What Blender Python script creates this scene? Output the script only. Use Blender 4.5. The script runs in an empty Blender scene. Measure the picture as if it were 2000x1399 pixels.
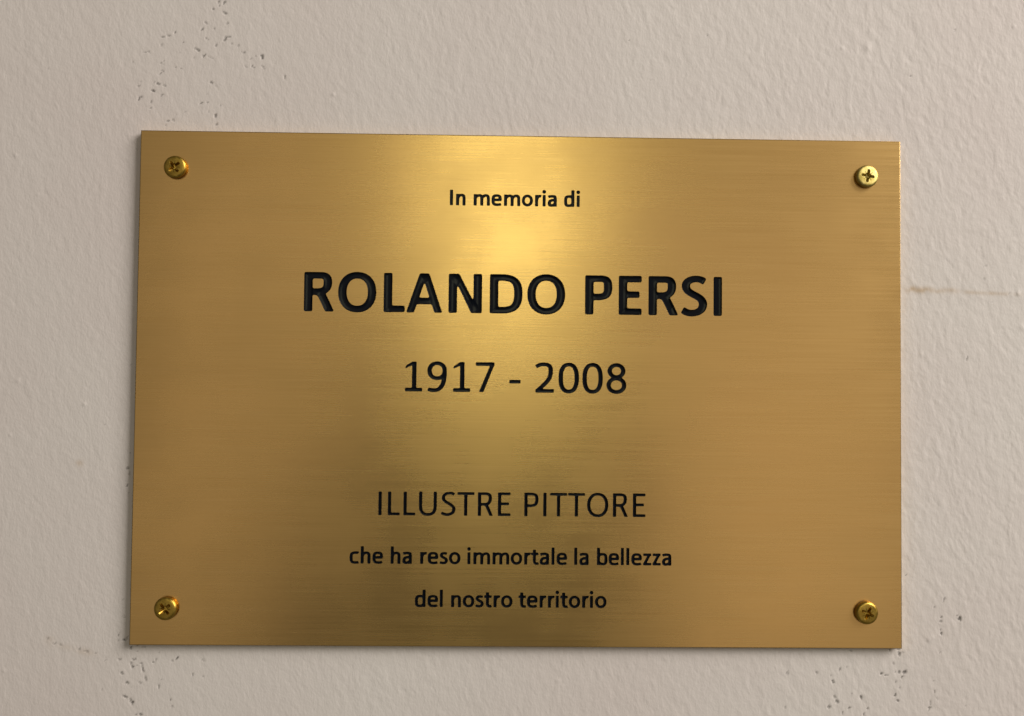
import bpy, bmesh, math, random
import numpy as np
from mathutils import Matrix, Vector
from mathutils.geometry import delaunay_2d_cdt

random.seed(7)
rng = np.random.default_rng(11)
scene = bpy.context.scene
C = scene.collection

# ------------------------------------------------------------------ camera
# World frame: the wall is the plane y = 0, x to the right, z up, the room is at y < 0.
cam_d = bpy.data.cameras.new('camera')
cam_d.sensor_width = 36.0
cam_d.lens = 36.0 * 1800 / 2000
cam_d.clip_start = 0.01
cam_d.clip_end = 50
cam = bpy.data.objects.new('camera', cam_d)
C.objects.link(cam)
# axes solved from the four corners of the 300 x 200 mm plate (columns: right, up, back)
_R = ((0.9997859546758492, -0.010510497970614438, -0.01782061349422446),
      (0.009940965254202032, 0.9994463385226082, -0.03175206487091385),
      (0.01814447692041777, 0.03156811439034146, 0.9993368962022381))
FRONT = 0.0032                      # plate front stands this far off the wall plane
def wall_frame(v):                  # (x, up, out) -> (x, y, z)
    return Vector((v[0], -v[2], v[1]))
cols = [wall_frame([_R[i][k] for i in range(3)]) for k in range(3)]
m = Matrix.Identity(4)
for k in range(3):
    for i in range(3):
        m[i][k] = cols[k][i]
loc = wall_frame((-0.01005356, 0.00068571, 0.36071467 + FRONT))
for i in range(3):
    m[i][3] = loc[i]
cam.matrix_world = m
scene.camera = cam

# ------------------------------------------------------------------ light
world = bpy.data.worlds.new('World')
scene.world = world
world.use_nodes = True
bg = world.node_tree.nodes['Background']
bg.inputs['Color'].default_value = (1.0, 0.91, 0.80, 1)
bg.inputs['Strength'].default_value = 0.095

def area_lamp(name, loc, target, sx, sy, power, color):
    d = bpy.data.lights.new(name, 'AREA')
    d.shape = 'RECTANGLE'
    d.size, d.size_y = sx, sy
    d.energy = power
    d.color = color
    o = bpy.data.objects.new(name, d)
    C.objects.link(o)
    o.location = loc
    o.rotation_euler = (Vector(target) - Vector(loc)).to_track_quat('-Z', 'Y').to_euler()
    return o

area_lamp('room_lamp', (0.03, -3.6, 0.80), (0, 0, 0), 0.62, 1.15, 6.0, (0.99, 1.0, 0.66))
area_lamp('side_window_lamp', (1.95, -1.32, 1.30), (0, 0, 0), 1.5, 1.5, 86, (1.0, 0.933, 0.872))
# added fill panels for the lit room; their gap imitates a photographer's dark reflection
area_lamp('fill_panel_above', (0.08, -3.0, 0.82), (0.08, 0, 0.82), 3.0, 1.25, 5.4, (1.0, 0.85, 0.72))
area_lamp('fill_panel_right', (1.10, -3.0, -0.55), (1.10, 0, -0.55), 1.05, 1.45, 2.7, (1.0, 0.82, 0.68))
left_panel = area_lamp('fill_panel_left', (-1.16, -3.0, -0.50), (-1.16, 0, -0.50), 0.80, 1.6, 1.6, (1.0, 0.84, 0.70))
left_panel.rotation_euler.rotate_axis('Z', math.radians(-22))

scene.view_settings.view_transform = 'Standard'
scene.view_settings.look = 'None'
scene.view_settings.gamma = 1
scene.view_settings.exposure = 0
scene.view_settings.use_curve_mapping = False
scene.render.resolution_x, scene.render.resolution_y = 1024, 716

# ------------------------------------------------------------------ helpers
def mesh_obj(name, verts, faces, mat, parent=None, smooth=False):
    me = bpy.data.meshes.new(name)
    me.from_pydata(verts, [], faces)
    me.materials.append(mat)
    if smooth:
        me.polygons.foreach_set('use_smooth', [True] * len(me.polygons))
    me.update()
    o = bpy.data.objects.new(name, me)
    C.objects.link(o)
    if parent:
        o.parent = parent
    return o

def new_mat(name):
    mt = bpy.data.materials.new(name)
    mt.use_nodes = True
    nt = mt.node_tree
    return mt, nt, nt.nodes['Principled BSDF']

def node(nt, typ, **kw):
    n = nt.nodes.new(typ)
    for k, v in kw.items():
        setattr(n, k, v)
    return n

# ------------------------------------------------------------------ materials
def make_wall_mat():
    mt, nt, b = new_mat('wall_paint')
    L = nt.links.new
    tc = node(nt, 'ShaderNodeTexCoord')
    # large soft unevenness of the paint
    n1 = node(nt, 'ShaderNodeTexNoise'); n1.inputs['Scale'].default_value = 7; n1.inputs['Detail'].default_value = 4
    L(tc.outputs['Object'], n1.inputs['Vector'])
    r1 = node(nt, 'ShaderNodeValToRGB')
    r1.color_ramp.elements[0].position = .32; r1.color_ramp.elements[0].color = (.645, .586, .556, 1)
    r1.color_ramp.elements[1].position = .70; r1.color_ramp.elements[1].color = (.680, .648, .610, 1)
    L(n1.outputs['Fac'], r1.inputs['Fac'])
    # dirt in chipped pits (r), brown stain (g), stored on the mesh where the wear is
    at = node(nt, 'ShaderNodeAttribute', attribute_name='wear')
    sp = node(nt, 'ShaderNodeSeparateColor')
    L(at.outputs['Color'], sp.inputs['Color'])
    mx1 = node(nt, 'ShaderNodeMix', data_type='RGBA')
    mx1.inputs['B'].default_value = (.42, .27, .11, 1)
    L(sp.outputs['Green'], mx1.inputs['Factor']); L(r1.outputs['Color'], mx1.inputs['A'])
    mx2 = node(nt, 'ShaderNodeMix', data_type='RGBA')
    mx2.inputs['B'].default_value = (.035, .033, .028, 1)
    L(sp.outputs['Red'], mx2.inputs['Factor']); L(mx1.outputs['Result'], mx2.inputs['A'])
    L(mx2.outputs['Result'], b.inputs['Base Color'])
    b.inputs['Roughness'].default_value = .62
    b.inputs['Specular IOR Level'].default_value = .3
    # fine grain of the roller
    mp = node(nt, 'ShaderNodeMapping'); mp.inputs['Scale'].default_value = (1.3, 1, .75)
    L(tc.outputs['Object'], mp.inputs['Vector'])
    n2 = node(nt, 'ShaderNodeTexNoise'); n2.inputs['Scale'].default_value = 900; n2.inputs['Detail'].default_value = 3
    L(mp.outputs['Vector'], n2.inputs['Vector'])
    bp = node(nt, 'ShaderNodeBump'); bp.inputs['Strength'].default_value = .35; bp.inputs['Distance'].default_value = .0003
    L(n2.outputs['Fac'], bp.inputs['Height'])
    L(bp.outputs['Normal'], b.inputs['Normal'])
    return mt

def make_brass_mat():
    mt, nt, b = new_mat('brushed_brass')
    L = nt.links.new
    tc = node(nt, 'ShaderNodeTexCoord')
    def streak(sx, sz, detail):
        mp = node(nt, 'ShaderNodeMapping'); mp.inputs['Scale'].default_value = (sx, 0, sz)
        L(tc.outputs['Object'], mp.inputs['Vector'])
        n = node(nt, 'ShaderNodeTexNoise'); n.inputs['Scale'].default_value = 1; n.inputs['Detail'].default_value = detail
        n.inputs['Roughness'].default_value = .6
        L(mp.outputs['Vector'], n.inputs['Vector'])
        return n
    fine = streak(30, 3600, 2)
    mid = streak(16, 1500, 3)
    wide = streak(5, 60, 2)
    add = node(nt, 'ShaderNodeMath', operation='ADD')
    L(fine.outputs['Fac'], add.inputs[0]); L(mid.outputs['Fac'], add.inputs[1])
    half = node(nt, 'ShaderNodeMath', operation='MULTIPLY'); half.inputs[1].default_value = .5
    L(add.outputs[0], half.inputs[0])
    # colour: slight change along the strokes
    rc = node(nt, 'ShaderNodeValToRGB')
    rc.color_ramp.elements[0].position = .33; rc.color_ramp.elements[0].color = (.680, .441, .155, 1)
    rc.color_ramp.elements[1].position = .67; rc.color_ramp.elements[1].color = (.752, .499, .188, 1)
    L(half.outputs[0], rc.inputs['Fac'])
    mxw = node(nt, 'ShaderNodeMix', data_type='RGBA', blend_type='MULTIPLY'); mxw.inputs['Factor'].default_value = .12
    L(rc.outputs['Color'], mxw.inputs['A']); L(wide.outputs['Fac'], mxw.inputs['B'])
    L(mxw.outputs['Result'], b.inputs['Base Color'])
    b.inputs['Metallic'].default_value = 1
    rr = node(nt, 'ShaderNodeMapRange')
    rr.inputs['From Min'].default_value = .3; rr.inputs['From Max'].default_value = .7
    rr.inputs['To Min'].default_value = .255; rr.inputs['To Max'].default_value = .287
    L(mid.outputs['Fac'], rr.inputs['Value'])
    # handling marks: cloudy change of gloss
    cl = node(nt, 'ShaderNodeTexNoise'); cl.inputs['Scale'].default_value = 26; cl.inputs['Detail'].default_value = 5
    L(tc.outputs['Object'], cl.inputs['Vector'])
    cr = node(nt, 'ShaderNodeMapRange')
    cr.inputs['From Min'].default_value = .35; cr.inputs['From Max'].default_value = .65
    cr.inputs['To Min'].default_value = -.018; cr.inputs['To Max'].default_value = .026
    L(cl.outputs['Fac'], cr.inputs['Value'])
    sm = node(nt, 'ShaderNodeMath', operation='ADD')
    L(rr.outputs['Result'], sm.inputs[0]); L(cr.outputs['Result'], sm.inputs[1])
    L(sm.outputs[0], b.inputs['Roughness'])
    b.inputs['Anisotropic'].default_value = .60
    b.inputs['Anisotropic Rotation'].default_value = 0.25
    tg = node(nt, 'ShaderNodeTangent', direction_type='UV_MAP', uv_map='UVMap')
    L(tg.outputs['Tangent'], b.inputs['Tangent'])
    bp = node(nt, 'ShaderNodeBump'); bp.inputs['Strength'].default_value = .18; bp.inputs['Distance'].default_value = .00006
    L(half.outputs[0], bp.inputs['Height'])
    L(bp.outputs['Normal'], b.inputs['Normal'])
    return mt

def make_enamel_mat():
    mt, nt, b = new_mat('black_enamel')
    L = nt.links.new
    tc = node(nt, 'ShaderNodeTexCoord')
    n = node(nt, 'ShaderNodeTexNoise'); n.inputs['Scale'].default_value = 700; n.inputs['Detail'].default_value = 2
    L(tc.outputs['Object'], n.inputs['Vector'])
    b.inputs['Base Color'].default_value = (.0032, .0046, .0075, 1)
    rr = node(nt, 'ShaderNodeMapRange'); rr.inputs['To Min'].default_value = .12; rr.inputs['To Max'].default_value = .18
    L(n.outputs['Fac'], rr.inputs['Value']); L(rr.outputs['Result'], b.inputs['Roughness'])
    b.inputs['Specular IOR Level'].default_value = .10
    bp = node(nt, 'ShaderNodeBump'); bp.inputs['Strength'].default_value = .06; bp.inputs['Distance'].default_value = .0001
    L(n.outputs['Fac'], bp.inputs['Height']); L(bp.outputs['Normal'], b.inputs['Normal'])
    return mt

def make_screw_mat(name, c0, c1, rough):
    mt, nt, b = new_mat(name)
    L = nt.links.new
    tc = node(nt, 'ShaderNodeTexCoord')
    n = node(nt, 'ShaderNodeTexNoise'); n.inputs['Scale'].default_value = 600; n.inputs['Detail'].default_value = 4
    L(tc.outputs['Object'], n.inputs['Vector'])
    rc = node(nt, 'ShaderNodeValToRGB')
    rc.color_ramp.elements[0].position = .35; rc.color_ramp.elements[0].color = (*c0, 1)
    rc.color_ramp.elements[1].position = .65; rc.color_ramp.elements[1].color = (*c1, 1)
    L(n.outputs['Fac'], rc.inputs['Fac']); L(rc.outputs['Color'], b.inputs['Base Color'])
    b.inputs['Metallic'].default_value = 1
    rr = node(nt, 'ShaderNodeMapRange'); rr.inputs['To Min'].default_value = rough - .08; rr.inputs['To Max'].default_value = rough + .08
    L(n.outputs['Fac'], rr.inputs['Value']); L(rr.outputs['Result'], b.inputs['Roughness'])
    bp = node(nt, 'ShaderNodeBump'); bp.inputs['Strength'].default_value = .3; bp.inputs['Distance'].default_value = .00008
    L(n.outputs['Fac'], bp.inputs['Height']); L(bp.outputs['Normal'], b.inputs['Normal'])
    return mt

WALL = make_wall_mat()
BRASS = make_brass_mat()
ENAMEL = make_enamel_mat()
SCREW = make_screw_mat('yellow_plated_screw', (.40, .26, .045), (.52, .35, .07), .37)
LIT_SCREW = make_screw_mat('lit_plated_screw', (.40, .31, .08), (.62, .51, .19), .46)  # paler copy of the screw colour, light on the face painted in

# ------------------------------------------------------------------ wall
def axis_coords(lo, hi, step, far):
    a = list(np.arange(lo, hi + step / 2, step))
    s, x = step, a[-1]
    while x < far:
        s *= 1.07; x += s; a.append(x)
    s, x = step, a[0]
    while x > -far:
        s *= 1.07; x -= s; a.insert(0, x)
    return np.array(a)

def value_noise(u, v, seed):                  # smooth lattice noise, -1..1
    r = np.random.default_rng(seed)
    tab = r.uniform(-1, 1, (256, 256))
    iu, iv = np.floor(u).astype(int), np.floor(v).astype(int)
    fu, fv = u - iu, v - iv
    fu = fu * fu * fu * (fu * (fu * 6 - 15) + 10); fv = fv * fv * fv * (fv * (fv * 6 - 15) + 10)
    g = lambda a, b: tab[a & 255, b & 255]
    return ((g(iu, iv) * (1 - fu) + g(iu + 1, iv) * fu) * (1 - fv)
            + (g(iu, iv + 1) * (1 - fu) + g(iu + 1, iv + 1) * fu) * fv)

# photo pixel -> point on the wall plane
def wall_at(u, v):
    d = m.to_3x3() @ Vector(((u - 1000) / 1800, -(v - 699.5) / 1800, -1))
    t = -loc.y / d.y
    return loc.x + t * d.x, loc.z + t * d.z

# chips in the paint as they lie on the wall: pixel x, y, length, width, tilt (deg from horizontal), depth of dirt
CHIPS = [(428,4,8,4,60,.7),(437,6,9,4,80,.8),(414,18,5,4,90,.9),(439,25,10,4,-35,.8),(427,12,5,3,30,.6),(402,46,6,4,-50,.9),
 (443,46,9,3,35,.45),(394,59,9,4,75,.9),(417,57,4,4,0,.55),(404,76,7,3,-15,.6),(440,76,11,7,90,.85),(446,72,9,3,10,.8),
 (422,89,6,3,70,.6),(466,89,5,3,45,.5),(474,103,7,3,-30,.6),(451,87,6,4,30,.35),
 (318,74,4,4,0,.8),(328,70,7,3,-10,.8),(341,65,5,4,30,.95),(357,83,4,5,90,.8),(385,97,8,4,-15,.8),(397,109,7,4,10,.85),
 (410,112,10,2,-12,.35),(288,102,16,2,0,.6),(350,104,4,3,-50,.6),(315,89,4,6,80,.4),(320,118,6,4,20,.8),(316,124,7,2,-10,.6),
 (342,132,6,4,10,.7),(354,134,6,4,-10,.7),(314,143,8,4,40,.8),(316,138,4,5,90,.7),(260,122,3,5,90,.5),(275,159,4,4,0,.8),
 (272,167,4,4,0,.45),(309,163,9,4,-20,.9),(301,161,8,2,10,.4),(322,170,5,3,-30,.7),(299,178,9,4,-45,.95),(317,186,5,4,60,.5),
 (273,192,5,8,85,.95),(295,200,4,3,-45,.65),(294,210,3,3,0,.75),(270,170,3,6,90,.3),(511,112,4,7,90,.95),(501,111,4,3,0,.5),
 (493,132,9,3,-50,.85),(512,130,6,2,-30,.6),(516,135,4,2,-40,.5),(481,131,4,4,80,.5),(556,151,3,6,-70,1.),(490,116,3,4,0,.4),
 (414,162,7,3,-40,.8),(422,167,5,2,-20,.5),(402,185,3,4,90,.6),(394,202,5,4,0,.9),(404,201,4,4,0,.9),(421,225,5,9,-70,.85),
 (422,244,5,6,90,.7),(428,206,3,4,50,.5),(328,236,4,5,90,.85),(338,234,5,5,60,.7),(324,243,5,4,20,.6),(408,218,4,3,0,.4),
 (344,222,3,3,0,.35),(363,218,5,3,0,.35),(380,113,4,4,90,.35),
 (266,293,3,3,0,.6),(254,716,3,7,90,.4),(248,885,3,4,45,.6),(253,885,3,4,30,.6),(249,914,5,8,70,.7),(253,925,4,5,80,.45),
 (247,949,4,7,80,.85),(251,962,4,5,90,.4),(160,803,3,2,0,.0),(203,828,3,3,45,.45),
 (241,1172,4,6,70,.45),(241,1205,5,4,0,.4),(231,1238,3,13,85,.85),(233,1250,4,3,0,.5),(242,1251,5,4,20,.85),(249,1247,3,6,90,.7),
 (256,1266,8,4,60,.95),(267,1262,6,2,0,.6),(282,1263,8,3,0,.55),(267,1273,3,3,0,.5),(235,1288,7,4,45,.55),(232,1291,3,5,90,.5),
 (262,1287,8,4,35,.9),(256,1296,3,6,80,.8),(258,1301,6,4,-50,.9),(275,1297,6,4,0,.75),(270,1299,5,3,0,.55),(278,1306,4,13,85,.95),
 (281,1313,3,6,80,.6),(236,1315,6,4,-35,.8),(246,1335,7,6,-20,.9),(253,1342,4,3,-30,.5),(274,1333,6,5,80,.55),(284,1325,4,8,80,.6),
 (300,1294,4,4,45,1.),(304,1287,3,5,70,.7),(346,1287,4,8,75,1.),(337,1290,10,2,10,.4),(311,1275,5,4,0,.35),(310,1341,3,9,85,.75),
 (314,1329,8,2,0,.5),(243,1361,10,4,-50,1.),(253,1368,3,4,0,.5),(257,1371,9,4,-55,1.),(266,1398,6,4,0,.8),(275,1397,7,4,45,.8),
 (333,1366,3,6,85,.8),(336,1381,2,8,85,.5),(374,1319,3,5,80,.7),(395,1322,4,5,80,.5),(397,1291,8,3,-15,.4),(205,1288,4,4,0,.45),
 (187,1276,5,3,0,.5),(168,1273,8,5,-20,.5),(153,1270,6,5,0,.5),(118,1260,8,4,-20,.45),(106,1257,5,4,45,.6),(93,1247,5,5,45,.4),
 (200,1347,4,3,30,.35),
 (1754,1269,10,3,10,.85),(1755,1277,5,7,-65,.95),(1738,1270,4,4,0,.9),(1663,1270,5,3,0,.5),(1764,1274,3,3,0,.5),(1639,1307,4,7,65,.8),
 (1652,1302,3,4,0,.4),(1594,1314,4,3,0,.6),(1623,1320,4,8,60,.4),(1626,1331,5,9,-70,.9),(1537,1316,2,9,85,.5),(1703,1286,3,3,0,.4),
 (1721,1316,8,4,-15,1.),(1728,1319,5,3,-10,.9),(1734,1318,3,3,0,.7),(1746,1296,4,5,-50,.6),(1748,1312,5,4,0,.8),(1755,1314,5,6,-50,.85),
 (1766,1314,5,12,70,.95),(1763,1322,8,4,30,1.),(1749,1332,3,6,80,.6),(1748,1357,3,9,80,1.),(1754,1371,4,6,-60,.9),(1756,1344,3,4,0,.5),
 (1682,1364,5,7,-60,1.),(1664,1356,3,3,0,.6),(1634,1371,6,8,-50,.85),(1631,1361,4,5,-60,.6),(1619,1381,5,8,75,.7),(1660,1385,6,4,40,.85),
 (1696,1385,6,4,-40,.8),(1687,1397,4,6,70,.95),(1646,1394,3,7,80,.85),(1706,1379,3,3,0,.5),(1534,1381,4,4,0,.6),(1815,1385,4,12,70,.85),
 (1817,1372,4,9,80,.7),(1827,1351,3,4,0,.6),(1830,1364,3,5,-60,.4),(1838,1206,3,8,85,.75),(1836,1215,4,6,80,.6),(1838,1237,4,5,75,.95),
 (1837,1231,3,6,85,.7),(1869,1202,4,4,-60,.8),(1874,1209,4,6,-70,1.),(1881,1226,2,5,90,.6),(1844,1172,4,9,75,.6),(1826,1187,4,5,60,.6),
 (1966,1217,2,3,0,.9),(1875,1150,5,2,0,.8),(1887,1379,3,4,0,.4),(1836,1276,3,6,80,.5),(1825,1330,3,3,0,.5),
 (1768,1124,4,5,80,.7),(1834,1230,2,4,0,.4),(1712,1342,3,4,0,.4),
 (1938,690,3,0,0,0),(1890,700,3,10,80,.55),(1916,484,4,9,-60,.28),(1925,520,6,8,-40,.25),(1923,545,5,6,-60,.25),(1929,570,5,3,0,.3),(1970,574,9,2,5,.4),
 (1939,590,5,3,40,.4),(1381,69,3,3,0,.8),(1228,79,2,3,0,.6),(1777,149,5,2,0,.7),(1876,175,2,3,0,.7),(1863,60,4,4,30,.4),
 (1270,157,3,3,0,.35),(94,136,4,3,0,.35),(930,96,3,3,0,.3),(990,60,3,2,0,.2)]
# raised paint nibs: pixel x, y, size, height (mm)
NIBS = [(651,185,4,.5),(1988,573,5,.5),(1800,692,5,.35),(31,304,4,.35),(165,790,4,.45),(1695,92,9,.5),(1980,52,4,.4),(1906,190,5,.35),
 (1820,1247,7,.5),(1813,1250,5,.4),(1698,62,6,.3),(1645,94,4,.3),(34,744,5,.3),(20,850,4,.3),(1996,640,7,.3),(74,380,4,.25),
 (1665,1355,3,.3),(8,1310,4,.35),(1462,240,4,.25),(1090,1330,4,.25),(700,1340,4,.2),(1870,900,5,.25),(1930,1000,4,.25)]

def build_wall():
    xs = axis_coords(-.218, .212, .00042, 1.6)
    zs = axis_coords(-.136, .168, .00042, 1.3)
    X, Z = np.meshgrid(xs, zs)
    near = np.clip(1.6 - np.maximum(np.abs(X) - .21, np.abs(Z) - .15) * 6, 0, 1)
    # roller texture: short ridges leaning to the left, stretched downwards
    wx = X + .0012 * value_noise(X * 140 + 3, Z * 140, 1)
    wz = Z + .0012 * value_noise(X * 140 + 9, Z * 140 + 31, 2)
    a = math.radians(12)
    u = wx * math.cos(a) + wz * math.sin(a)
    v = -wx * math.sin(a) + wz * math.cos(a)
    def ridged(su, sv, seed): return value_noise(u * su + 50, v * sv + 50, seed)
    h = (.05 * ridged(260, 130, 3) + .110 * ridged(500, 260, 4) + .085 * ridged(900, 470, 5))
    h += .045 * value_noise(X * 110 + 77, Z * 70 + 77, 6)
    h += .09 * value_noise(X * 34 + 20, Z * 34 + 20, 7) + .14 * value_noise(X * 11 + 20, Z * 11 + 20, 8)
    strength = .85 + .35 * value_noise(X * 7 + 60, Z * 7 + 60, 9)
    right = np.clip((X - .08) / .1, 0, 1) * np.clip((.02 - Z) / .1, 0, 1)
    h *= strength * (1 + .35 * right) * near * .44
    wear = np.zeros(X.shape + (4,)); wear[..., 3] = 1
    def patch(px, py, r):
        cx, cz = wall_at(px, py)
        i0, i1 = np.searchsorted(xs, [cx - r, cx + r]); j0, j1 = np.searchsorted(zs, [cz - r, cz + r])
        sl = (slice(j0, j1), slice(i0, i1))
        return sl, X[sl] - cx, Z[sl] - cz
    mm = .0002
    for (px, py, ln, wd, tilt, dep) in CHIPS:
        if dep <= 0 or wd <= 0: continue
        if wd > ln and tilt > 45 or wd > ln and tilt < -45: ln, wd = wd, ln
        r = max(ln, wd) * mm * 1.4 + .001
        sl, dx, dz = patch(px, py, r)
        if dx.size == 0: continue
        t = math.radians(tilt)
        wob = value_noise(X[sl] * 1100 + px, Z[sl] * 1100 + py, 21)
        wob2 = value_noise(X[sl] * 1100 + px + 40, Z[sl] * 1100 + py, 22)
        dx = dx + .0005 * wob; dz = dz + .0005 * wob2
        a_ = dx * math.cos(t) + dz * math.sin(t); b_ = -dx * math.sin(t) + dz * math.cos(t)
        q = np.sqrt((a_ / (ln * mm * .47)) ** 2 + (b_ / (max(wd, 2.2) * mm * .45)) ** 2)
        f = np.clip((1.35 - q) / .6, 0, 1); f = f * f * (3 - 2 * f)
        wear[sl + (0,)] = np.maximum(wear[sl + (0,)], f * dep * .72)
        h[sl] -= .32 * f * dep
    for (px, py, s, ht) in NIBS:
        sl, dx, dz = patch(px, py, s * mm * 3 + .001)
        q = np.hypot(dx, dz * .8) / (s * mm * .75)
        h[sl] += .5 * ht * np.exp(-q * q)
    # brown wipe mark running from the plate edge to the right, and two faint marks on the left
    for (px, py, ln, wd, tilt, k) in ((1796,566,50,9,-1.5,.75),(1846,568,48,8,-2,.66),(1778,566,14,6,0,.4),(1910,572,130,6,-2,.38),(1766,592,7,14,0,.16),(1766,608,6,4,0,.2),
                                      (155,906,12,10,0,.45),(98,1252,18,12,-30,.22),(160,1272,40,10,-14,.2),(125,1262,30,9,-20,.16)):
        sl, dx, dz = patch(px, py, max(ln, wd) * mm * 1.3 + .002)
        t = math.radians(tilt)
        a_ = dx * math.cos(t) + dz * math.sin(t); b_ = -dx * math.sin(t) + dz * math.cos(t)
        q = (a_ / (ln * mm * .6)) ** 2 + (b_ / (wd * mm * .75)) ** 2
        f = np.exp(-q * 1.2) * np.clip(.75 + .6 * value_noise(X[sl] * 500, Z[sl] * 500, 30), 0, 1.2)
        wear[sl + (1,)] = np.maximum(wear[sl + (1,)], f * k)
    ny, nx = X.shape
    co = np.empty((ny * nx, 3), np.float32)
    co[:, 0] = X.ravel(); co[:, 1] = -h.ravel() * .001; co[:, 2] = Z.ravel()
    idx = np.arange(ny * nx, dtype=np.int32).reshape(ny, nx)
    quads = np.stack([idx[:-1, :-1], idx[:-1, 1:], idx[1:, 1:], idx[1:, :-1]], -1).reshape(-1, 4)
    # back of the wall, 12 cm behind: four more corners joined to the rim
    rim = np.concatenate([idx[0, :-1], idx[:-1, -1], idx[-1, :0:-1], idx[:0:-1, 0]])
    back = co[rim].copy(); back[:, 1] = .12
    base = len(co)
    co = np.concatenate([co, back])
    nb = len(rim); k = np.arange(nb); k2 = (k + 1) % nb
    side = np.stack([rim[k], base + k, base + k2, rim[k2]], -1).astype(np.int32)
    quads = np.concatenate([quads, side])
    me = bpy.data.meshes.new('wall')
    me.vertices.add(len(co)); me.vertices.foreach_set('co', co.ravel())
    me.loops.add(quads.size); me.loops.foreach_set('vertex_index', quads.ravel())
    me.polygons.add(len(quads)); me.polygons.foreach_set('loop_start', np.arange(0, quads.size, 4, dtype=np.int32))
    sm = np.ones(len(quads), bool); sm[-nb:] = False
    me.polygons.foreach_set('use_smooth', sm)
    ca = me.color_attributes.new('wear', 'FLOAT_COLOR', 'POINT')
    full = np.zeros((len(co), 4), np.float32); full[:ny * nx] = wear.reshape(-1, 4)
    ca.data.foreach_set('color', full.ravel())
    me.materials.append(WALL)
    me.update(calc_edges=True)
    o = bpy.data.objects.new('wall', me); C.objects.link(o)
    o['kind'] = 'structure'
    o['label'] = 'off white roller painted plaster wall with small dark chips'
    return o
build_wall()

# ------------------------------------------------------------------ lettering
# Each glyph is drawn as strokes in font units (capital height 1294), cut out as one outline.
CAP, XH, ASC = 1294.0, 952.0, 1385.0

def bez(*pts):                                  # first point, then triples of cubic control points
    out = [pts[0]]
    i = 1
    while i < len(pts):
        p0, p1, p2, p3 = map(np.array, (out[-1], pts[i], pts[i + 1], pts[i + 2]))
        for t in np.linspace(0, 1, 15)[1:]:
            out.append(tuple((1 - t) ** 3 * p0 + 3 * (1 - t) ** 2 * t * p1 + 3 * (1 - t) * t * t * p2 + t ** 3 * p3))
        i += 3
    return out
def spl(pts):                                   # Catmull-Rom
    p = [np.array(q, float) for q in pts]
    p = [2 * p[0] - p[1]] + p + [2 * p[-1] - p[-2]]
    out = []
    for i in range(1, len(p) - 2):
        for t in np.linspace(0, 1, 8, endpoint=False):
            a, b, c, d = p[i - 1:i + 3]
            out.append(tuple(.5 * ((2 * b) + (c - a) * t + (2 * a - 5 * b + 4 * c - d) * t * t + (3 * b - a - 3 * c + d) * t ** 3)))
    out.append(tuple(p[-2]))
    return out
def oval(x0, x1, y0, y1, h, hb, n=2.25):        # outer box -> centre line
    cx, cy, rx, ry = (x0 + x1) / 2, (y0 + y1) / 2, (x1 - x0) / 2 - h, (y1 - y0) / 2 - hb
    out = []
    for t in np.linspace(0, 2 * math.pi, 73):
        c, s = math.cos(t), math.sin(t)
        out.append((cx + rx * math.copysign(abs(c) ** (2 / n), c), cy + ry * math.copysign(abs(s) ** (2 / n), s)))
    return out

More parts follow.
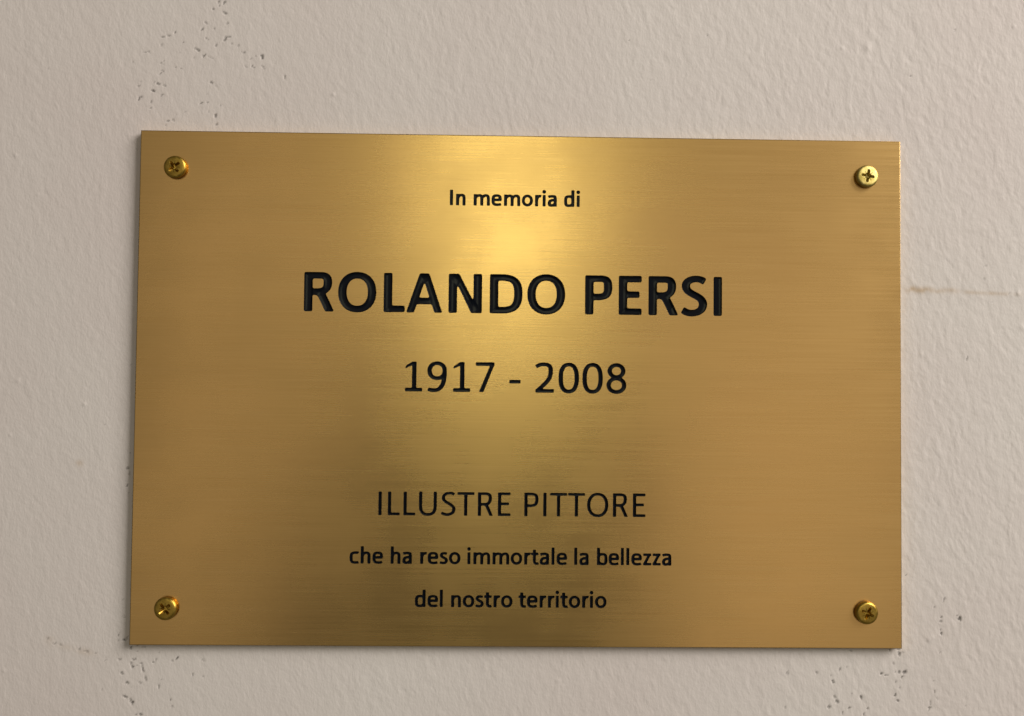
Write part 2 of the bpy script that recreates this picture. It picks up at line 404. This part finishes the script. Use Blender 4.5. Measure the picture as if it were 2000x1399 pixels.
def glyph(ch, h, hb, bold):
    """strokes ('s', points), filled polygons ('p', points), discs ('d', x, y, r); advance width"""
    S = lambda *p: ('s', list(p))
    def bar(x0, x1, y): return ('p', [(x0, y - hb), (x1, y - hb), (x1, y + hb), (x0, y + hb)])
    def stem(x, y0, y1): return ('p', [(x - h, y0), (x + h, y0), (x + h, y1), (x - h, y1)])
    T, B = XH + 14 - hb, -16 + hb
    CT, CB = CAP + 18 - hb, -18 + hb
    if bold:
        if ch == 'R':
            return [stem(120 + h, 0, CAP), ('s', bez((200, CAP - hb), (300, CAP - hb), (420, CAP - hb), (560, CAP - hb), (780, CAP - hb), (1030 - h, CAP - 110), (1030 - h, 955), (1030 - h, 760), (800, 650), (560, 650), (400, 650), (300, 650), (200, 650))),
                    ('s', bez((480, 650), (640, 640), (700, 540), (760, 420), (820, 300), (930, 60), (990, -60))), ('clip',)], 1153
        if ch == 'O': return [('s', oval(75, 1312, -22, CAP + 22, h * .98, hb * 1.06, 2.2))], 1386
        if ch == 'L': return [stem(120 + h, 0, CAP), bar(130, 815, hb * 1.08)], 866
        if ch == 'A':
            return [('p', [(27, 0), (290, 0), (717, CAP), (467, CAP)]), ('p', [(1213, 0), (950, 0), (523, CAP), (773, CAP)]), bar(250, 990, 385)], 1240
        if ch == 'N': return [stem(130 + h * .92, 0, CAP), stem(1200 - h * .92, 0, CAP), ('p', [(225, CAP), (463, CAP), (1141, 0), (860, 0)])], 1351
        if ch == 'D':
            return [stem(120 + h, 0, CAP), ('s', bez((200, CAP - hb), (300, CAP - hb), (360, CAP - hb), (470, CAP - hb), (830, CAP - hb), (1193 - h, CAP - 180), (1193 - h, 665), (1193 - h, 180), (850, hb), (450, hb), (360, hb), (300, hb), (200, hb)))], 1290
        if ch == 'P':
            return [stem(120 + h, 0, CAP), ('s', bez((200, CAP - hb), (300, CAP - hb), (420, CAP - hb), (520, CAP - hb), (800, CAP - hb), (1015 - h, CAP - 120), (1015 - h, 890), (1015 - h, 660), (800, 470 + hb), (500, 470 + hb), (400, 470 + hb), (300, 470 + hb), (200, 470 + hb)))], 1090
        if ch == 'E': return [stem(120 + h, 0, CAP), bar(130, 873, CAP - hb), bar(130, 805, 672), bar(130, 873, hb)], 1000
        if ch == 'S':
            return [('s', spl([(835, 1120), (700, 1190), (540, 1212), (370, 1180), (245, 1090), (210, 960), (265, 830), (400, 730), (560, 650), (690, 560), (768, 440), (768, 320), (700, 190), (560, 110), (400, 85), (240, 110), (95, 190)]))], 968
        if ch == 'I': return [stem(273, 0, CAP)], 546
    if ch == 'I': return [stem(258, 0, CAP)], 516
    if ch == 'L': return [stem(176 + h, 0, CAP), bar(180, 826, hb)], 861
    if ch == 'E': return [stem(176 + h, 0, CAP), bar(180, 866, CAP - hb), bar(180, 785, 668), bar(180, 866, hb)], 1000
    if ch == 'T': return [bar(33, 965, CAP - hb), stem(499, 0, CAP - hb)], 998
    if ch == 'U':
        x0, x1 = 168 + h, 1147 - h
        return [S((x0, CAP), (x0, 900), *bez((x0, 500), (x0, 170), (430, CB), (657, CB), (885, CB), (x1, 170), (x1, 500)), (x1, 900), (x1, CAP))], 1315
    if ch == 'O': return [('s', oval(92, 1264, -20, CAP + 20, h, hb, 2.15))], 1356
    if ch == 'S':
        return [('s', spl([(800, 1150), (680, 1218), (540, CT - 10), (380, 1205), (250, 1110), (205, 970), (245, 840), (370, 735), (520, 655), (660, 560), (760, 450), (778, 330), (725, 185), (590, 95), (430, CB), (260, 85), (95, 160)]))], 941
    if ch == 'R':
        bx = 946 - h
        return [stem(176 + h, 0, CAP), ('s', bez((220, CAP - hb), (300, CAP - hb), (400, CAP - hb), (540, CAP - hb), (780, CAP - hb), (bx, CAP - 130), (bx, 960), (bx, 770), (760, 630), (540, 630), (400, 630), (300, 630), (220, 630))),
                ('s', bez((500, 630), (640, 620), (680, 520), (730, 410), (790, 270), (890, 50), (940, -60))), ('clip',)], 1112
    if ch == 'P':
        bx = 955 - h
        y = 500 + hb
        return [stem(176 + h, 0, CAP), ('s', bez((220, CAP - hb), (300, CAP - hb), (400, CAP - hb), (520, CAP - hb), (790, CAP - hb), (bx, CAP - 140), (bx, 910), (bx, 690), (790, y), (500, y), (400, y), (300, y), (220, y)))], 1058
    if ch == '1': return [stem(565, 0, CAP), bar(175, 915, hb), ('p', [(165, 985), (205, 1115), (480, CAP), (600, CAP), (600, 1190)])], 1038
    if ch == '7': return [bar(110, 925, CAP - hb), ('p', [(250, 0), (452, 0), (925, 1200), (925, CAP), (745, CAP), (742, 1190)])], 1038
    if ch == '9':
        rx = 940 - h
        return [('s', oval(92, 940, 500, CAP + 18, h, hb, 2.15)), ('s', bez((rx, 900), (rx + 6, 380), (rx - 130, CB), (400, CB), (310, CB), (215, CB + 18), (125, CB + 48)))], 1038
    if ch == '0': return [('s', oval(74, 964, -18, CAP + 18, h, hb, 2.4))], 1038
    if ch == '2':
        rx = 868 - h
        return [('s', bez((135, 1115), (250, 1205), (350, CT), (465, CT), (690, CT), (rx, 1160), (rx, 965), (rx, 760), (740, 610), (560, 430), (440, 310), (320, 195), (205, 90))), bar(112, 918, hb)], 1038
    if ch == '8':
        return [('s', oval(128, 910, 628, CAP + 18, h, hb, 2.0)), ('s', oval(86, 952, -18, 730, h, hb, 2.05))], 1038
    if ch == '-': return [bar(68, 560, 470)], 627
    # lower case
    lx = 78 + h
    if ch == 'n' or ch == 'h':
        x0, x1 = 150 + h, 936 - h
        return [stem(x0, 0, XH if ch == 'n' else ASC), ('s', bez((x0 + 8, 600), (x0 + 70, 780), (430, T), (585, T), (770, T), (x1, 800), (x1, 580)) + [(x1, 300), (x1, 0)])], 1076
    if ch == 'm':
        x0, x1, x2 = 150 + h, 820, 1492 - h
        g = [stem(x0, 0, XH)]
        for a, b in ((x0, x1), (x1, x2)):
            g.append(('s', bez((a + 8, 600), (a + 60, 780), (a + 230, T), (a + 345, T), (b - 90, T), (b, 800), (b, 590)) + [(b, 300), (b, 0)]))
        return g, 1636
    if ch == 'r':
        x0 = 150 + h
        return [stem(x0, 0, XH), ('s', bez((x0 + 5, 540), (x0 + 60, 740), (420, T + 5), (545, T), (580, T), (630, T - 5), (672, T - 22)))], 714
    if ch == 'i': return [stem(235, 0, XH), ('d', 235, 1215, h * 1.22)], 470
    if ch == 'l': return [stem(235, 0, ASC)], 470
    if ch == 'e':
        rx = 930 - h
        return [bar(lx, rx + h * .75, 500), ('s', bez((rx, 470), (rx + 10, 800), (740, T), (512, T), (250, T), (lx, 770), (lx, 470), (lx, 170), (270, B), (560, B), (690, B), (790, B + 25), (872, B + 58)))], 1019
    if ch == 'o': return [('s', oval(75, 1005, -16, XH + 16, h, hb, 2.1))], 1080
    if ch == 'a':
        sx = 838 - h
        return [('s', bez((130, 790), (240, 850), (330, T), (470, T), (690, T), (sx, 830), (sx, 620)) + [(sx, 300), (sx, 0)]),
                ('s', bez((sx, 535), (640, 535), (560, 538), (480, 532), (290, 520), (lx + 8, 420), (lx + 8, 265), (lx + 8, 120), (230, B), (385, B), (560, B), (sx - 70, 170), (sx, 270)))], 981
    if ch == 'd' or ch == 'b':
        sx = 928 - h
        g = [stem(sx, 0, ASC), ('s', bez((sx, 680), (sx - 90, 860), (610, T), (490, T), (225, T), (lx, 760), (lx, 460), (lx, 180), (225, B), (450, B), (640, B), (sx - 70, 150), (sx, 290)))]
        if ch == 'b':
            g = [(k, [(1076 - x, y) for x, y in p]) for k, p in g]
        return g, 1076
    if ch == 'c':
        return [('s', bez((785, 820), (700, 905), (610, T), (505, T), (230, T), (lx, 750), (lx, 465), (lx, 170), (230, B), (490, B), (610, B), (700, 70), (792, 135)))], 866
    if ch == 's':
        return [('s', spl([(668, 815), (550, T - 6), (410, T - 2), (270, 820), (212, 715), (245, 615), (360, 535), (495, 470), (600, 385), (628, 265), (565, 140), (430, B + 4), (280, B + 6), (95, 135)]))], 801
    if ch == 't':
        x = 302
        return [bar(35, 640, XH - hb + 5), ('s', [(x, 1190), (x, 700)] + bez((x, 320), (x, 130), (380, B), (490, B), (550, B), (590, B + 8), (640, B + 26)))], 686
    if ch == 'z':
        return [bar(85, 725, XH - hb), bar(68, 745, hb), ('p', [(70, 60), (300, 60), (725, 900), (725, XH - 20), (495, XH - 20), (70, 120)])], 809
    raise KeyError(ch)

def outline(prims, W, Wb, sigma):
    """union of strokes -> closed outline loops in font units"""
    cell, pad = 7.0, 140.0
    x0, y0, x1, y1 = -pad, -pad - 60, 1750.0, 1560.0
    nx, ny = int((x1 - x0) / cell), int((y1 - y0) / cell)
    gx = x0 + (np.arange(nx) + .5) * cell
    gy = y0 + (np.arange(ny) + .5) * cell
    mask = np.zeros((ny, nx), bool)
    def fill_poly(p):
        p = np.array(p, float)
        i0, i1 = np.searchsorted(gx, [p[:, 0].min() - cell, p[:, 0].max() + cell])
        j0, j1 = np.searchsorted(gy, [p[:, 1].min() - cell, p[:, 1].max() + cell])
        PX, PY = np.meshgrid(gx[i0:i1], gy[j0:j1])
        ins = np.zeros(PX.shape, bool)
        for (ax, ay), (bx, by) in zip(p, np.roll(p, -1, 0)):
            if ay == by: continue
            c = ((ay > PY) != (by > PY)) & (PX < (bx - ax) * (PY - ay) / (by - ay) + ax)
            ins ^= c
        mask[j0:j1, i0:i1] |= ins
    for pr in prims:
        if pr[0] == 'p': fill_poly(pr[1])
        elif pr[0] == 'clip': mask[gy < 0] = False
        elif pr[0] == 'd':
            PX, PY = np.meshgrid(gx, gy)
            mask |= (PX - pr[1]) ** 2 + (PY - pr[2]) ** 2 < pr[3] ** 2
        else:
            p = np.array(pr[1], float)
            keep = np.r_[True, np.hypot(*np.diff(p, axis=0).T) > .5]
            p = p[keep]
            closed = np.hypot(*(p[0] - p[-1])) < 3
            d = np.diff(p, axis=0); d /= np.hypot(d[:, 0], d[:, 1])[:, None]
            tv = np.vstack([d[:1], d[:-1] + d[1:], d[-1:]])
            if closed: tv[0] = tv[-1] = d[0] + d[-1]
            tv /= np.hypot(tv[:, 0], tv[:, 1])[:, None]
            hw = (W * tv[:, 1] ** 2 + Wb * tv[:, 0] ** 2) / 2
            nrm = np.c_[-tv[:, 1], tv[:, 0]] * hw[:, None]
            Lf, Rt = p + nrm, p - nrm
            for i in range(len(p) - 1):
                fill_poly([Lf[i], Lf[i + 1], Rt[i + 1], Rt[i]])
                e = .02 * (p[i + 1] - p[i])
                fill_poly([Lf[i] - e, Lf[i + 1] + e, Rt[i + 1] + e, Rt[i] - e])
    f = mask.astype(float)
    s = sigma / cell
    k = np.exp(-.5 * (np.arange(-int(4 * s) - 1, int(4 * s) + 2) / s) ** 2); k /= k.sum()
    f = np.apply_along_axis(lambda r: np.convolve(r, k, 'same'), 1, f)
    f = np.apply_along_axis(lambda r: np.convolve(r, k, 'same'), 0, f) - .5
    # marching squares, inside kept on the left
    nxt, pos = {}, {}
    sg = f > 0
    code = sg[:-1, :-1] * 1 + sg[:-1, 1:] * 2 + sg[1:, 1:] * 4 + sg[1:, :-1] * 8
    def ep(e, j, i):
        if e == 0: k_ = ('h', j, i); a, b = f[j, i], f[j, i + 1]; q = (gx[i] + cell * a / (a - b), gy[j])
        elif e == 2: k_ = ('h', j + 1, i); a, b = f[j + 1, i], f[j + 1, i + 1]; q = (gx[i] + cell * a / (a - b), gy[j + 1])
        elif e == 3: k_ = ('v', j, i); a, b = f[j, i], f[j + 1, i]; q = (gx[i], gy[j] + cell * a / (a - b))
        else: k_ = ('v', j, i + 1); a, b = f[j, i + 1], f[j + 1, i + 1]; q = (gx[i + 1], gy[j] + cell * a / (a - b))
        pos[k_] = q
        return k_
    TAB = {1: [(0, 3)], 2: [(1, 0)], 3: [(1, 3)], 4: [(2, 1)], 5: [(0, 3), (2, 1)], 6: [(2, 0)], 7: [(2, 3)], 8: [(3, 2)],
           9: [(0, 2)], 10: [(1, 0), (3, 2)], 11: [(1, 2)], 12: [(3, 1)], 13: [(0, 1)], 14: [(3, 0)]}
    for j, i in zip(*np.nonzero((code > 0) & (code < 15))):
        for a, b in TAB[int(code[j, i])]:
            nxt[ep(a, j, i)] = ep(b, j, i)
    loops = []
    while nxt:
        st = next(iter(nxt)); cur = st; lp = []
        while cur in nxt:
            lp.append(pos[cur]); cur = nxt.pop(cur)
        if len(lp) > 12: loops.append(np.array(lp))
    out = []
    for lp in loops:                                # smooth a little, then thin out points (Douglas-Peucker)
        lp = (lp + .5 * np.roll(lp, 1, 0) + .5 * np.roll(lp, -1, 0)) / 2
        n = len(lp)
        far = int(np.argmax(np.hypot(*(lp - lp[0]).T)))
        keep = {0, far}
        stack = [(0, far), (far, n)]
        while stack:
            a, b = stack.pop()
            if b - a < 2: continue
            pa, pb = lp[a], lp[b % n]
            seg = lp[a + 1:b]
            dd = pb - pa; ln = np.hypot(*dd) + 1e-9
            dist = np.abs(dd[0] * (seg[:, 1] - pa[1]) - dd[1] * (seg[:, 0] - pa[0])) / ln
            q = int(np.argmax(dist))
            if dist[q] > 1.5:
                q += a + 1; keep.add(q); stack += [(a, q), (q, b)]
        out.append(lp[sorted(keep)])
    return out

_cache = {}
def glyph_loops(ch, W, ratio, bold, sigma):
    key = (ch, W, bold)
    if key not in _cache:
        prims, adv = glyph(ch, W / 2, W * ratio / 2, bold)
        _cache[key] = (outline(prims, W, W * ratio, sigma), adv)
    return _cache[key]

# text, cap height (mm), stem width (font units), horizontal/vertical ratio, bold, corner softness, baseline z (mm), ink left, ink right (mm)
LINES = [
    ('In memoria di', 6.20, 262, .86, False, 32, 71.98, -28.70, 22.62),
    ('ROLANDO PERSI', 15.55, 278, .79, True, 27, 29.52, -85.20, 79.05),
    ('1917 - 2008', 11.75, 196, .84, False, 22, -1.36, -45.30, 41.35),
    ('ILLUSTRE PITTORE', 9.22, 184, .84, False, 20, -49.50, -55.00, 49.10),
    ('che ha reso immortale la bellezza', 6.30, 248, .84, False, 30, -68.22, -65.85, 59.35),
    ('del nostro territorio', 6.30, 248, .84, False, 30, -84.80, -40.35, 34.10),
]
# left edges of the big letters as measured on the plate (mm)
BIG_LEFT = [-85.2, -71.93, -54.1, -45.1, -28.75, -12.6, 2.1, None, 24.85, 38.1, 49.85, 62.75, 75.55]

LETTERS = []          # (char, [loops in metres on the plate])
for (text, cap, W, ratio, bold, sigma, base, left, right) in LINES:
    sc = cap / CAP
    pen, items = 0.0, []
    for ch in text:
        if ch == ' ':
            items.append(None); pen += 463; continue
        loops, adv = glyph_loops(ch, W, ratio, bold, sigma)
        items.append((ch, pen, loops)); pen += adv
    inks = [i for i in items if i]
    l0 = inks[0][1] + min(l[:, 0].min() for l in inks[0][2])
    glast = max(l[:, 0].max() for l in inks[-1][2])
    # stretch the pen positions (not the letters) so that the line fills its measured width
    k = ((right - left) / sc - glast + (l0 - inks[0][1])) / (inks[-1][1])
    for n, it in enumerate(items):
        if it is None: continue
        ch, pen, loops = it
        if bold:
            ox = BIG_LEFT[n] - min(l[:, 0].min() for l in loops) * sc
        else:
            ox = left + (pen * k - (l0 - inks[0][1])) * sc
        LETTERS.append((ch, [np.c_[ox + l[:, 0] * sc, base + l[:, 1] * sc] * .001 for l in loops], cap))

# ------------------------------------------------------------------ plaque
plaque = bpy.data.objects.new('memorial_plaque', None)
C.objects.link(plaque)
plaque.empty_display_size = .05
plaque.location = (0, 0, 0)
plaque['label'] = 'rectangular brushed brass memorial plaque with black engraved lettering, screwed to the wall'
plaque['category'] = 'plaque'

PW, PH, EDGE = .300, .200, .00035
YF, YB = -FRONT, -.0010
def area(l): return .5 * np.sum(l[:, 0] * np.roll(l[:, 1], -1) - l[:, 1] * np.roll(l[:, 0], -1))

def build_plate():
    pts, edges = [], []
    rect = [(-PW / 2 + EDGE, -PH / 2 + EDGE), (PW / 2 - EDGE, -PH / 2 + EDGE), (PW / 2 - EDGE, PH / 2 - EDGE), (-PW / 2 + EDGE, PH / 2 - EDGE)]
    def add_loop(lp):
        s = len(pts); n = len(lp)
        pts.extend(Vector((float(x), float(y))) for x, y in lp)
        edges.extend((s + i, s + (i + 1) % n) for i in range(n))
    add_loop(rect)
    for _, loops, _ in LETTERS:
        for l in loops: add_loop(l)
    sv, _, fs, ov, _, _ = delaunay_2d_cdt(pts, edges, [], 0, 1e-7)
    sv = np.array([(v.x, v.y) for v in sv])
    tri = np.array([list(f) for f in fs])
    cen = sv[tri].mean(1)
    inside = np.zeros(len(tri), bool)
    for _, loops, _ in LETTERS:
        allp = np.vstack(loops)
        lo, hi = allp.min(0), allp.max(0)
        cand = np.nonzero(np.all((cen > lo) & (cen < hi), 1))[0]
        c = cen[cand]; ins = np.zeros(len(c), bool)
        for l in loops:
            for (ax, ay), (bx, by) in zip(l, np.roll(l, -1, 0)):
                if ay == by: continue
                ins ^= ((ay > c[:, 1]) != (by > c[:, 1])) & (c[:, 0] < (bx - ax) * (c[:, 1] - ay) / (by - ay) + ax)
        inside[cand] |= ins
    keep = tri[~inside]
    verts = [(x, YF, z) for x, z in sv]
    faces = []
    for a, b, c in keep:
        cr = (sv[b][0] - sv[a][0]) * (sv[c][1] - sv[a][1]) - (sv[b][1] - sv[a][1]) * (sv[c][0] - sv[a][0])
        faces.append((a, b, c) if cr > 0 else (a, c, b))
    # chamfer, edge and back
    rings = []
    for inset, y in ((EDGE, YF), (EDGE * .3, YF + EDGE * .3), (0, YF + EDGE), (0, YB)):
        s = len(verts)
        x, z = PW / 2 - inset, PH / 2 - inset
        verts += [(-x, y, -z), (x, y, -z), (x, y, z), (-x, y, z)]
        rings.append(s)
    for a, b in zip(rings, rings[1:]):
        for i in range(4):
            j = (i + 1) % 4
            faces.append((a + i, b + i, b + j, a + j))
    s = rings[-1]
    faces.append((s + 3, s + 2, s + 1, s))
    o = mesh_obj('plate', verts, faces, BRASS, plaque)
    uv = o.data.uv_layers.new(name='UVMap')
    vi = np.empty(len(o.data.loops), np.int32); o.data.loops.foreach_get('vertex_index', vi)
    co = np.array(verts)
    uvs = np.c_[co[vi, 0] / PW + .5, co[vi, 2] / PW + .5 + co[vi, 1]]
    uv.data.foreach_set('uv', uvs.ravel().astype(np.float32))
    return o

plate = build_plate()

def build_letter(ch, loops, cap):
    """engraved groove: wall, rounded foot and enamel floor; the rim meets the hole in the plate"""
    name = 'digit' if ch.isdigit() else ('hyphen' if ch == '-' else 'letter')
    big = cap > 8
    depth = .00062 if cap > 12 else (.0005 if big else .00042)
    prof = [(0, 0), (.00004, .3), (.00010, .72), (.00019, .93), (.00030, 1.0)] if cap > 12 else \
           [(0, 0), (.00003, .35), (.00008, .78), (.00014, .95), (.00020, 1.0)]
    verts, faces = [], []
    floor_pts, floor_edges, floor_idx = [], [], []
    for l in loops:
        n = len(l)
        t0 = l - np.roll(l, 1, 0); t1 = np.roll(l, -1, 0) - l
        t0 /= np.hypot(*t0.T)[:, None] + 1e-12; t1 /= np.hypot(*t1.T)[:, None] + 1e-12
        t = t0 + t1; t /= np.hypot(*t.T)[:, None] + 1e-12
        nin = np.c_[-t[:, 1], t[:, 0]] * INSIDE_SIGN
        rs = []
        for off, dp in prof:
            s = len(verts)
            q = l + nin * off
            verts += [(float(x), YF + dp * depth, float(z)) for x, z in q]
            rs.append(s)
        for a, b in zip(rs, rs[1:]):
            for i in range(n):
                j = (i + 1) % n
                faces.append((a + i, a + j, b + j, b + i) if INSIDE_SIGN > 0 else (a + i, b + i, b + j, a + j))
        s = len(floor_pts)
        floor_pts += [Vector((v[0], v[2])) for v in verts[rs[-1]:rs[-1] + n]]
        floor_edges += [(s + i, s + (i + 1) % n) for i in range(n)]
        floor_idx += list(range(rs[-1], rs[-1] + n))
    sv, _, fs, ov, _, _ = delaunay_2d_cdt(floor_pts, floor_edges, [], 0, 1e-8)
    mp = {}
    for k, o in enumerate(ov):
        if o: mp[k] = floor_idx[o[0]]
        else:
            mp[k] = len(verts); verts.append((sv[k].x, YF + depth, sv[k].y))
    P = np.array([(p.x, p.y) for p in floor_pts])
    for f in fs:
        c = sum((sv[i] for i in f), Vector((0, 0))) / len(f)
        ins = False
        for a, b in floor_edges:
            ax, ay = P[a]; bx, by = P[b]
            if (ay > c.y) != (by > c.y) and c.x < (bx - ax) * (c.y - ay) / (by - ay) + ax: ins = not ins
        if not ins: continue
        a, b, d = f[:3]
        cr = (sv[b] - sv[a]).cross(sv[d] - sv[a])
        faces.append(tuple(mp[i] for i in (f if cr > 0 else reversed(f))))
    return mesh_obj(name, verts, faces, ENAMEL, plaque, smooth=True)

# outlines run with the inside on one fixed side: find which from the largest loop of the first letter
INSIDE_SIGN = 1 if area(max(LETTERS[0][1], key=lambda l: abs(area(l)))) > 0 else -1
for L_ in LETTERS:
    build_letter(*L_)

# ------------------------------------------------------------------ screws
def build_screw(x, z, turn, tilt_x, tilt_z, label, mat=None):
    """rounded head with a cross recess and short shank; head face towards -y"""
    R0, H = .0044, .0023
    nseg = 48
    # profile radius / height above the plate
    prof = [(.0030, -.0008), (.0036, .0), (R0, .0007), (R0, H - .0009), (R0 - .00010, H - .00052), (R0 - .00036, H - .00020), (R0 - .00075, H - .00004), (R0 - .0011, H)]
    verts, faces = [], []
    rings = []
    for r, y in prof:
        rings.append(len(verts))
        for k in range(nseg):
            a = 2 * math.pi * k / nseg
            verts.append((r * math.cos(a), -y, r * math.sin(a)))
    for a, b in zip(rings, rings[1:]):
        for k in range(nseg):
            j = (k + 1) % nseg
            faces.append((a + k, a + j, b + j, b + k))
    # recess outline: four arms with small notches between them
    arm, hw = .00250, .00054
    cross = []
    for q in range(4):
        a = q * math.pi / 2
        ca, sa = math.cos(a), math.sin(a)
        for px, pz in ((.00105, -hw * 1.05), (arm - .0003, -hw), (arm, -hw * .55), (arm, hw * .55), (arm - .0003, hw), (.00105, hw * 1.05), (.00092, .00080), (.00158, .00150), (.00150, .00158), (.00080, .00092)):
            cross.append((px * ca - pz * sa, px * sa + pz * ca))
    cross = np.array(cross)
    n = len(cross)
    top, mid, low = len(verts), len(verts) + n, len(verts) + 2 * n
    for s_, y in ((1.06, H + .00004), (1.0, H - .00012), (.50, H - .0017)):
        verts += [(px * s_, -y, pz * s_) for px, pz in cross]
    for a, b in ((top, mid), (mid, low)):
        for k in range(n):
            j = (k + 1) % n
            faces.append((a + k, a + j, b + j, b + k))
    verts.append((0, -(H - .0019), 0)); cen = len(verts) - 1
    for k in range(n):
        faces.append((low + k, low + (k + 1) % n, cen))
    # face of the head between the recess and the last ring
    last = rings[-1]
    pts = [Vector((verts[last + k][0], verts[last + k][2])) for k in range(nseg)] + [Vector((verts[top + k][0], verts[top + k][2])) for k in range(n)]
    ed = [(k, (k + 1) % nseg) for k in range(nseg)] + [(nseg + k, nseg + (k + 1) % n) for k in range(n)]
    sv, _, fs, ov, _, _ = delaunay_2d_cdt(pts, ed, [], 0, 1e-8)
    ids = [last + o[0] if o[0] < nseg else top + o[0] - nseg for o in ov]
    P = np.array([(p.x, p.y) for p in pts[nseg:]])
    for f in fs:
        c = sum((sv[i] for i in f), Vector((0, 0))) / len(f)
        ins = False
        for k in range(n):
            (ax, ay), (bx, by) = P[k], P[(k + 1) % n]
            if (ay > c.y) != (by > c.y) and c.x < (bx - ax) * (c.y - ay) / (by - ay) + ax: ins = not ins
        if ins: continue
        cr = (sv[f[1]] - sv[f[0]]).cross(sv[f[2]] - sv[f[0]])
        faces.append(tuple(ids[i] for i in (f if cr > 0 else reversed(f))))
    o = mesh_obj('screw', verts, faces, mat or SCREW, plaque)
    # smooth rim, crisp recess
    bm = bmesh.new(); bm.from_mesh(o.data)
    bmesh.ops.recalc_face_normals(bm, faces=bm.faces)
    for f in bm.faces: f.smooth = True
    for e in bm.edges:
        if len(e.link_faces) == 2 and e.calc_face_angle(0) > math.radians(38): e.smooth = False
    bm.to_mesh(o.data); bm.free()
    o.rotation_mode = 'XYZ'
    o.matrix_basis = Matrix.Translation((x, YF, z)) @ Matrix.Rotation(math.radians(tilt_x), 4, 'X') @ Matrix.Rotation(math.radians(tilt_z), 4, 'Z') @ Matrix.Rotation(math.radians(turn), 4, 'Y')
    o['label'] = label
    return o

build_screw(-.1358, .0853, -38, 2, -3, 'yellow brass cross-head screw beside the upper left corner, dull face')
build_screw(.1360, .0854, 10, -2, 2.5, 'bright yellow brass cross-head screw with a pale lit face', LIT_SCREW)
build_screw(-.1358, -.0857, -40, -2, -2, 'dark brass cross-head screw with a rounded head')
build_screw(.1355, -.0858, 25, 0, 3, 'brass cross-head screw with glints in its recess')
